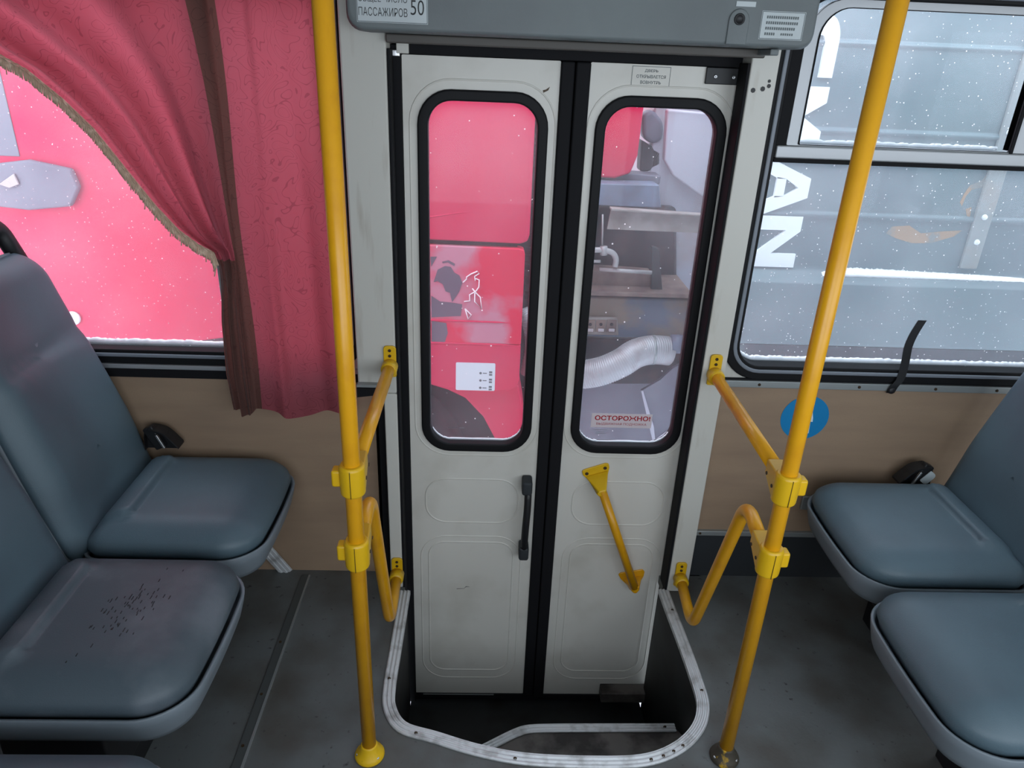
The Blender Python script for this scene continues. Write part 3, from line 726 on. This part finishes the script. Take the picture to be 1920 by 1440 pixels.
# ---------------------------------------------------------------- curtain
ZT = 1.90
LEFT = [(1.90, -1.70), (1.70, -1.42), (1.60, -1.235), (1.555, -1.165), (1.522, -1.105), (1.46, -1.035), (1.395, -.975), (1.33, -.932), (1.27, -.893), (1.21, -.853), (1.151, -.805), (1.115, -.76), (1.095, -.722), (1.06, -.714), (1.0, -.716), (.90, -.728), (.743, -.735), (.62, -.727)]
def xl(z):
    for (z1, a), (z0, c) in zip(LEFT, LEFT[1:]):
        if z <= z1 and z >= z0: k = (z - z0) / (z1 - z0); return c + (a - c) * k
    return LEFT[0][1] if z > ZT else LEFT[-1][1]
def cpoint(u, z):
    L0 = xl(z); sp = .42; XS = -.665 + .09 * sstep(1.0, 1.7, z) * 0 ; XRt = -.372
    if u < sp:
        k = u / sp; x = L0 + (XS - L0) * k
        g = sstep(1.75, 1.08, z); gath = math.exp(-((z - 1.04) / .10) ** 2)
        a = (.020 + .012 * (1 - g)) * (1 - .55 * gath) * (.35 + .65 * sstep(.95, 1.1, z))
        y = a * math.sin(2 * math.pi * (3.2 * k ** .8) + .7) + .005 * math.sin(2 * math.pi * 6.3 * k + 3 * z) * g * sstep(.9, 1.1, z)
        y += -.012 * math.exp(-((k - .45) / .07) ** 2) * g - .016 * math.exp(-((k - .93) / .06) ** 2)
    else:
        k = (u - sp) / (1 - sp); x = XS + (XRt - XS) * k
        y = .007 * math.sin(2 * math.pi * (1.7 * k) + 1.2 * math.sin(2.1 * z)) + .003 * math.sin(2 * math.pi * 4.1 * k + 4 * z)
        y += -.010 * math.exp(-((k - .33 - .05 * (z - 1.2)) / .05) ** 2)
        x += .004 * math.sin(9 * z + 5 * k) * (1 - k)
    fade = sstep(0, .06, u)
    return Vector((x, -.066 + y * (.4 + .6 * fade), z))
cur = thing('curtain', (-.6, -.06, .62), 'wine-red curtain with gold fringe, swept aside over the left window', 'curtain')
b = MB(); NU, NZ = 120, 110; g = []
for j in range(NZ + 1):
    z = ZT - (ZT - .622) * j / NZ; row = []
    for i in range(NU + 1):
        u = i / NU; p = cpoint(u, z)
        if j == NZ: p.z += .007 * math.sin(2 * math.pi * 2.4 * u + 1) + .004 * math.sin(17 * u)
        row.append(b.bm.verts.new(p))
    g.append(row)
for j in range(NZ):
    for i in range(NU): b.bm.faces.new((g[j][i], g[j][i + 1], g[j + 1][i + 1], g[j + 1][i]))
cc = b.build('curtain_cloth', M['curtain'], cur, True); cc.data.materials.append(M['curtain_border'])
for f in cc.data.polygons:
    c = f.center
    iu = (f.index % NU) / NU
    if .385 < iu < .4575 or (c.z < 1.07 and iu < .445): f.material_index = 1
# fringe: braid along the swept edge and threads hanging from it
ZS = [ZT - (ZT - 1.06) * k / 200 for k in range(201)]
edge = [cpoint(0, z) + Vector((0, -.004, 0)) for z in ZS]
acc = [0]
for a, c in zip(edge, edge[1:]): acc.append(acc[-1] + (c - a).length)
def along(s):
    for i in range(len(edge) - 1):
        if acc[i + 1] >= s:
            k = (s - acc[i]) / max(acc[i + 1] - acc[i], 1e-6); return edge[i].lerp(edge[i + 1], k), (edge[i + 1] - edge[i]).normalized()
    return edge[-1], (edge[-1] - edge[-2]).normalized()
Lt = acc[-1]; b = MB(); K = int(Lt / .0045)
for j in (0, 1):
    pts = []
    for k in range(K + 1):
        p, tt = along(Lt * k / K); nn = Vector((-tt.z, 0, tt.x)); nn = nn if nn.z < 0 else -nn
        pts.append(p + nn * (.001 + .004 * j) + Vector((0, -.0015 * math.sin(k * 1.5 + j * 3), .0012 * math.sin(k * 1.5 + 3 * j))))
    b.tube(pts, .0022, 6)
b.build('braid', M['fringe'], cur, True)
b = MB(); K = int(Lt / .0026)
for k in range(K):
    p, tt = along(Lt * (k + .5) / K); nn = Vector((-tt.z, 0, tt.x)); nn = nn if nn.z < 0 else -nn
    L0 = .022 + random.random() * .003 + (.010 if random.random() < .03 else 0)
    d = (nn * .35 + Vector((0, 0, -1)) * .85 + Vector((random.uniform(-.08, .08), random.uniform(-.05, .05), 0))).normalized()
    b.tube([p + nn * .004, p + nn * .004 + d * L0 * .6 + Vector((0, -.001, 0)), p + nn * .004 + d * L0], [.0014, .0018, .0014], 4)
tag(b.build('fringe_threads', M['fringe'], cur, True), 'gold thread fringe', kind='stuff')

# ---------------------------------------------------------------- outside: ground, red truck, grey truck body
struct(MB().box(-14, 14, .12, 22, -1.0, -.95).build('ground', M['groundsnow']))

tk = thing('truck', (-.7, 1.5, -.95), 'bright red truck parked close outside the left window and the door', 'truck')
Y = 1.0
b = MB(); O = [(-3.2, .30), (-1.53, .368), (-1.148, .429), (-.85, .44), (-.62, .42), (-.62, .895), (.135, .885), (.160, .892), (.168, .92), (.168, 2.0), (-3.2, 2.0)]
b.loops([[(x - (.012 if x > .1 else 0), Y, z) for x, z in O], [(x, Y + .02, z) for x, z in O], [(x, Y + 1.9, z) for x, z in O]])
b.build('cab_side', M['red'], tk, bevel=.008)
b = MB(); a = xz(808, 407, Y); c = xz(860, 399, Y); d = xz(905, 396, Y)
b.tube([(a[0] - .2, Y + .0015, a[1] - .03), (a[0], Y + .0015, a[1]), (c[0], Y + .0015, c[1]), (d[0], Y + .002, d[1])], [.004, .004, .003, .001], 8); b.build('body_crease', M['red'], tk, True)
# lower panel with step ledges
LP = [(-.60, .872), (.125, .866), (.146, .86), (.152, .84), (.152, .27), (.140, .235), (.110, .215), (-.135, .216), (-.20, .225), (-.30, .262), (-.5, .36), (-.60, .39)]
LU = [(-.60, .872), (.125, .866), (.146, .86), (.152, .84), (.152, .438), (-.60, .438)]
b = MB(); b.prism(LU, Y - .004, Y + .06); b.build('side_panel', M['red_dirty'], tk, bevel=.006)
b = MB(); b.prism([(-.60, .436), (.152, .436)] + LP[4:], Y - .006, Y + .06); b.build('skirt_panel', M['red'], tk, bevel=.006)
MB().box(-.62, .12, Y + .03, Y + .1, .866, .90).build('panel_gap', M['seam'], tk)
b = MB()
for z, x1, rr in ((.541, .105, .004), (.437, .125, .005)): b.tube([(-.55, Y - .004, z + .004), (x1 - .06, Y - .004, z), (x1, Y - .002, z - .002)], [rr, rr, .002], 8)
b.build('step_ledge', M['red'], tk, True)
# grime patches on the lower panel
pz = lambda L_, y: [xz(780 + x * .1354, 430 + yy * .1354, y) for x, yy in L_]
b = MB()
b.prism(pz([(245, 730), (300, 560), (400, 510), (480, 520), (530, 600), (600, 640), (640, 740), (600, 860), (500, 1010), (470, 880), (410, 860), (370, 760), (300, 720)], Y - .006), Y - .0055, Y - .004)
b.prism(pz([(200, 380), (290, 380), (210, 520)], Y - .006), Y - .0055, Y - .004)
b.prism(pz([(210, 920), (330, 1000), (520, 1020), (640, 1040), (620, 1200), (215, 1220)], Y - .006), Y - .0055, Y - .004)
b.prism(pz([(215, 1270), (420, 1300), (440, 1440), (400, 1560), (215, 1580)], Y - .006), Y - .0055, Y - .004)
b.prism(pz([(360, 450), (450, 430), (540, 480), (530, 510), (440, 460), (370, 470)], Y - .006), Y - .0055, Y - .004)
b.build('grime_patch', M['grime'], tk)
b = MB()
for L_ in ([(650, 735), (700, 690), (700, 660), (760, 620), (850, 580), (875, 612), (812, 652), (820, 710)], [(820, 680), (875, 700), (870, 800), (835, 850), (790, 880), (742, 905), (745, 990), (665, 1000)],
           [(780, 820), (830, 880), (890, 940), (910, 1100), (812, 1000), (815, 880)], [(680, 1100), (722, 1240), (765, 1185), (680, 1100)]):
    P = [at(780 + x * .1354, 430 + yy * .1354, Y - .006) for x, yy in L_]; b.tube(P, .0026, 6)
b.build('chalk_scribble', M['chalk'], tk, True)
lb = MB().prism(rrect(-.132, .043, .214, .349, .006, 3), Y - .007, Y - .0045).build('information_label', M['label'], tk)
tag(lb, 'white label with three rows of small symbols')
b = MB()
for k in range(3):
    z = .300 - .036 * k
    b.lathe([(.006, 0), (.006, -.0006)], (-.022, Y - .0072, z), 'y', 8); b.box(-.012, .006, Y - .0078, Y - .0072, z - .002, z + .002)
    b.box(.016, .030, Y - .0078, Y - .0072, z - .011, z - .003); b.box(.016, .030, Y - .0078, Y - .0072, z + .001, z + .010)
b.build('symbols', M['inkgrey'], lb)
# wheel, arch and mudguard
b = MB(); c0 = (-.62, Y + .22, -.40)
b.lathe([(.30, -.14), (.44, -.16), (.53, -.13), (.55, -.05), (.55, .12), (.5, .16)], c0, 'y', 48); wh = b.build('wheel', M['tyre'], tk, True)
MB().lathe([(.28, 0), (.26, .04), (.10, .05), (.09, -.03), (.03, -.03)], (c0[0], Y + .09, c0[2]), 'y', 32).build('hub', M['alu_dull'], wh, True)
MB().box(-3.1, .12, Y + .45, Y + 1.8, -.6, .86).build('wheel_well', M['tyre'], tk)
MG = [(-.30, .29), (-.17, .245), (.10, .245), (.150, .23), (.19, .03), (.23, -.30), (.24, -.60), (.13, -.60), (.115, -.35), (.085, -.16), (.05, -.05), (-.005, .06), (-.09, .155), (-.17, .195), (-.30, .235)]
b = MB(); b.prism(MG, Y + .03, Y + .40); b.build('mudguard', M['red'], tk, bevel=.008)
# details seen past the curtain
b = MB(); b.box(-2.6, -1.823, Y - .004, Y, 1.165, 1.65); b.build('cab_window', M['plate'], tk, bevel=.01)
P = [xz(x, y, Y) for x, y in ((0, 305), (60, 298), (140, 315), (155, 350), (140, 385), (60, 392), (0, 385))]
hd = MB().prism([(-2.1, P[0][1])] + P + [(-2.1, P[-1][1])], Y - .03, Y - .001).build('door_handle', M['plate'], tk, bevel=.01)
b = MB(); P = [xz(x, y, Y - .03) for x, y in ((0, 345), (28, 325), (38, 345), (20, 352))]; b.prism(P, Y - .04, Y - .0305); b.build('handle_grip', M['body_light'], hd, bevel=.003)
c1 = xz(138, 596, Y - .005)
b = MB(); b.lathe([(.030, 0), (.030, -.006), (.026, -.009), (.010, -.009), (.009, -.004)], (c1[0], Y - .004, c1[1]), 'y', 24); tag(b.build('round_badge', M['label'], tk, True), 'small round white badge')
# rear of the cab
YF = 1.45
x0, z0_ = xz(1130, 332, YF); x1, z1_ = xz(1208, 200, YF)
b = MB(); O = [(.30, z0_), (x1 - .10, z0_ - .005), (x1 - .03, z0_ + .02), (x1 - .005, z0_ + .10), (x1 + .01, 2.0), (.30, 2.0)]
b.prism(O, YF, YF + .3); b.build('cab_fairing', M['red'], tk, bevel=.012)
def pp(name, m, L_, y, th, bevel=.004, parent=None):
    b = MB(); b.prism([xz(x, yy, y) for x, yy in L_], y, y + th); return b.build(name, m, parent or tk, bevel=bevel)
pp('fuel_tank', M['rusty'], [(1085, 556), (1300, 562), (1300, 636), (1085, 632)], 1.28, .30, .012)
pp('tank_shelf', M['brown'], [(1085, 545), (1300, 552), (1300, 560), (1085, 554)], 1.24, .36)
pp('engine_block', M['engine'], [(1080, 380), (1270, 390), (1270, 556), (1080, 556)], 1.56, .3, .02)
pp('engine_cover', M['brown'], [(1080, 505), (1225, 515), (1225, 550), (1080, 548)], 1.34, .12)
pp('upright_bracket', M['shade_grey'], [(1222, 462), (1236, 466), (1243, 552), (1221, 550)], 1.30, .03)
pp('cross_beam', M['frame_blue'], [(1085, 343), (1236, 347), (1240, 390), (1085, 384)], 1.36, .12, .006)
pp('cross_beam', M['plate'], [(1085, 330), (1190, 326), (1240, 330), (1237, 346), (1085, 342)], 1.50, .12, .006)
an = pp('angle_iron', M['angle'], [(1146, 391), (1330, 404), (1330, 438), (1138, 430)], 1.16, .008, .002)
pp('angle_iron', M['angle'], [(1146, 391), (1330, 404), (1330, 407), (1146, 395)], 1.12, .05, .002)
pp('dump_body', M['body_light'], [(1232, 150), (1360, 150), (1360, 660), (1335, 650), (1284, 576), (1226, 458), (1214, 380)], 1.62, .9, .01)
pp('dump_body_edge', M['body_light'], [(1252, 205), (1360, 215), (1360, 400), (1262, 330), (1246, 300)], 1.52, .06, .01)
pp('air_intake', M['plate'], [(1205, 215), (1225, 205), (1245, 230), (1244, 262), (1224, 272), (1206, 258)], 1.60, .1, .02)
pp('air_intake', M['engine'], [(1203, 262), (1240, 285), (1240, 310), (1215, 322), (1200, 322)], 1.62, .1, .01)
pp('chassis_rail', M['engine'], [(1080, 634), (1300, 638), (1300, 720), (1080, 720)], 1.46, .1, .004)
pp('chassis_guard', M['plate'], [(1060, 715), (1300, 715), (1300, 900), (1060, 900)], 1.50, .1, .004)
pp('guard_plate', M['plate'], [(1202, 733), (1238, 712), (1262, 690), (1300, 670), (1300, 820), (1230, 838)], 1.24, .02, .003)
pp('guard_plate_edge', M['body_light'], [(1202, 733), (1206, 733), (1226, 800), (1230, 838), (1224, 828)], 1.232, .008, .001)
pp('guard_lip', M['body_light'], [(1226, 826), (1262, 800), (1262, 815), (1232, 842)], 1.235, .005, .001)
lbx = pp('lamp_box', M['angle'], [(1085, 597), (1158, 598), (1160, 629), (1085, 627)], 1.235, .03, .003)
for cx in (1107, 1127, 1147):
    q = MB(); a = xz(cx - 8, 601, 1.22); c = xz(cx + 8, 624, 1.22); q.box(a[0], c[0], 1.230, 1.2345, c[1], a[1]); ce = q.build('lamp_cell', M['brown'], lbx, bevel=.001)
    d = at(cx, 609, 1.225); MB().lathe([(.008, 0), (.006, -.004)], (d.x, 1.2298, d.z), 'y', 10).build('terminal', M['engine'], ce, True)
    d = at(cx, 619, 1.225); MB().box(d.x - .014, d.x + .014, 1.224, 1.2298, d.z - .008, d.z + .006).build('terminal', M['body_light'], ce, bevel=.002)
b = MB(); f = lambda L_, y: [at(x, yy, y) for x, yy in L_]
b.tube(f([(1109, 455), (1109, 500)], 1.26), .010, 10); b.tube(catmull(f([(1105, 469), (1130, 469), (1148, 474), (1155, 486), (1153, 500)], 1.26), 5), .013, 12)
b.tube(f([(1108, 490), (1126, 490)], 1.26), .007, 10); b.tube(f([(1130, 402), (1129, 466)], 1.27), .004, 8); b.tube(f([(1132, 462), (1132, 478)], 1.26), .017, 12)
b.build('air_fitting', M['pipe'], tk, True)
b = MB(); b.tube(f([(1124, 505), (1222, 511)], 1.27), .009, 12); b.build('cross_rod', M['pipe'], tk, True)
def hose(pts, r, name):
    P = catmull(pts, 28); b = MB(); b.tube(P, [r + .0025 * math.sin(i * 2.1) for i in range(len(P))], 20); return b.build(name, M['hose'], tk, True)
hose([at(1040, 705, 1.22), at(1095, 702, 1.18), at(1130, 695, 1.16), at(1165, 680, 1.16), at(1192, 663, 1.18), at(1222, 656, 1.2), at(1254, 658, 1.22)], .068, 'exhaust_hose')
MB().tube([at(1222, 656, 1.2), at(1226, 656, 1.2)], .071, 20).build('hose_clamp', M['alu_dull'], tk, True)
d = at(1266, 645, 1.2); MB().lathe([(.045, -.02), (.045, .03), (.03, .04)], (d.x, d.y, d.z), 'x', 20).build('end_cap', M['frame_blue'], tk, True)
d = at(1256, 672, 1.18); MB().lathe([(.014, -.02), (.018, 0), (.012, .02)], (d.x, d.y, d.z), 'z', 9).build('hose_clamp', M['copper'], tk, True)
hose([at(978, 580, 1.2), at(992, 610, 1.18), at(996, 650, 1.18), at(988, 700, 1.2)], .030, 'side_hose')
b = MB()
for k in range(5): b.tube([at(984, 470 + 28 * k, 1.3), at(1030, 474 + 28 * k, 1.3)], .02, 10)
b.build('bellows', M['engine'], tk, True)
pp('rear_bulkhead', M['engine'], [(970, 150), (1120, 150), (1120, 900), (970, 900)], 1.75, .1, .004)

# grey truck body with the big letters
vt = thing('lorry', (1.9, 1.4, -.95), 'grey ribbed truck body with big white vertical letters outside the right window', 'truck')
YV = .90; x0, x1 = 1.03, 3.6
pr = [(YV + .04, 1.98), (YV, 1.94), (YV, 1.692), (YV - .012, 1.684), (YV - .012, 1.676), (YV, 1.668), (YV, 1.392), (YV - .012, 1.384), (YV - .012, 1.374), (YV, 1.366), (YV, 1.078), (YV - .012, 1.070), (YV - .012, 1.060), (YV, 1.052),
      (YV, .86), (YV - .015, .835), (YV - .05, .815), (YV - .065, .80), (YV - .07, .74), (YV - .068, .62), (YV - .060, .545), (YV - .045, .528), (YV + .1, .52), (YV + .48, .52), (YV + .48, 1.98)]
b = MB(); b.loops([[(x0, y, z) for y, z in pr], [(x1, y, z) for y, z in pr]]); b.build('body_side', M['van'], vt, bevel=.004)
MB().box(x0, x1, YV - .03, YV + .45, .30, .519).build('underbody', M['vandark'], vt)
b = MB(); b.box(1.93, 2.0, YV - .016, YV - .0005, .87, 1.93); b.build('side_post', M['strip_van'], vt, bevel=.004)
for x, z in ((1.965, 1.70), (1.965, 1.62), (1.96, 1.40), (1.965, 1.08), (1.965, .98)): MB().lathe([(.012, 0), (.010, -.006)], (x, YV - .016, z), 'y', 10).build('rivet', M['vanwhite'], vt, True)
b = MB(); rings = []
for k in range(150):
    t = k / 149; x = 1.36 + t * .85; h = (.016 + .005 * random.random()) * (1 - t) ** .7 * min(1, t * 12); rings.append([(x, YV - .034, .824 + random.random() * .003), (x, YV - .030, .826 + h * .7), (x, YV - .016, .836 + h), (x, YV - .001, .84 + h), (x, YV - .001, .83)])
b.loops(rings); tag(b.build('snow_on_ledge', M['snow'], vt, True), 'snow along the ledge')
pz2 = lambda L_: [xz(1220 + x / 2.743, y / 2.743, YV) for x, y in L_]
b = MB()
b.prism(pz2([(1210, 1200), (1240, 1165), (1330, 1160), (1390, 1200), (1500, 1190), (1600, 1185), (1560, 1215), (1440, 1250), (1340, 1250), (1260, 1225)]), YV - .0015, YV)
b.prism(pz2([(1740, 885), (1765, 890), (1700, 965), (1650, 975), (1620, 1010), (1600, 1060), (1590, 1040), (1610, 1000), (1640, 955), (1700, 930)]), YV - .0015, YV)
b.prism(pz2([(1620, 1075), (1650, 1065), (1640, 1120), (1625, 1110)]), YV - .0015, YV)
b.build('rust_patch', M['rust'], vt)
# letters, turned a quarter: their tops point to the right (+x); s runs down, t runs up the letter
XB, CH = 1.075, .165
def letter(polys, s0, label):
    b = MB()
    for P in polys: b.prism([(XB + t * CH, s0 - s) for s, t in P], YV - .0145, YV - .0005)
    tag(b.build('painted_letter', M['vanwhite'], vt), label)
W = .205
arc = lambda cx, cy, rx, ry, a0, a1, n=10: [(cx + rx * math.cos(R(a0 + (a1 - a0) * k / n)), cy + ry * math.sin(R(a0 + (a1 - a0) * k / n))) for k in range(n + 1)]
Cout = [(W, 1.0), (W, .0)]
letter([[(W, 1), (.085, 1)] + arc(.085, .70, .085, .30, 90, 180, 6)[1:] + arc(.085, .30, .085, .30, 180, 270, 6) + [(W, 0), (W, .30), (.10, .30)] + arc(.10, .40, .035, .10, 270, 180, 4)[1:] + arc(.10, .60, .035, .10, 180, 90, 4) + [(W, .70)]], 1.768, 'white letter C turned sideways')
letter([[(0, 0), (0, 1), (.055, 1), (.105, .52), (.155, 1), (.21, 1), (.21, 0), (.155, 0), (.155, .55), (.125, .22), (.085, .22), (.055, .55), (.055, 0)]], 1.532, 'white letter M turned sideways')
letter([[(0, 0), (.055, 0), (.072, .22), (.072, .42), (.105, .74), (.138, .42), (.138, .22), (.155, 0), (.21, 0), (.142, 1), (.068, 1)], [(.066, .20), (.144, .20), (.138, .42), (.072, .42)]], 1.272, 'white letter A turned sideways')
letter([[(0, 0), (0, 1), (.058, 1), (.150, .36), (.150, 1), (.205, 1), (.205, 0), (.147, 0), (.055, .64), (.055, 0)]], 1.057, 'white letter N turned sideways')
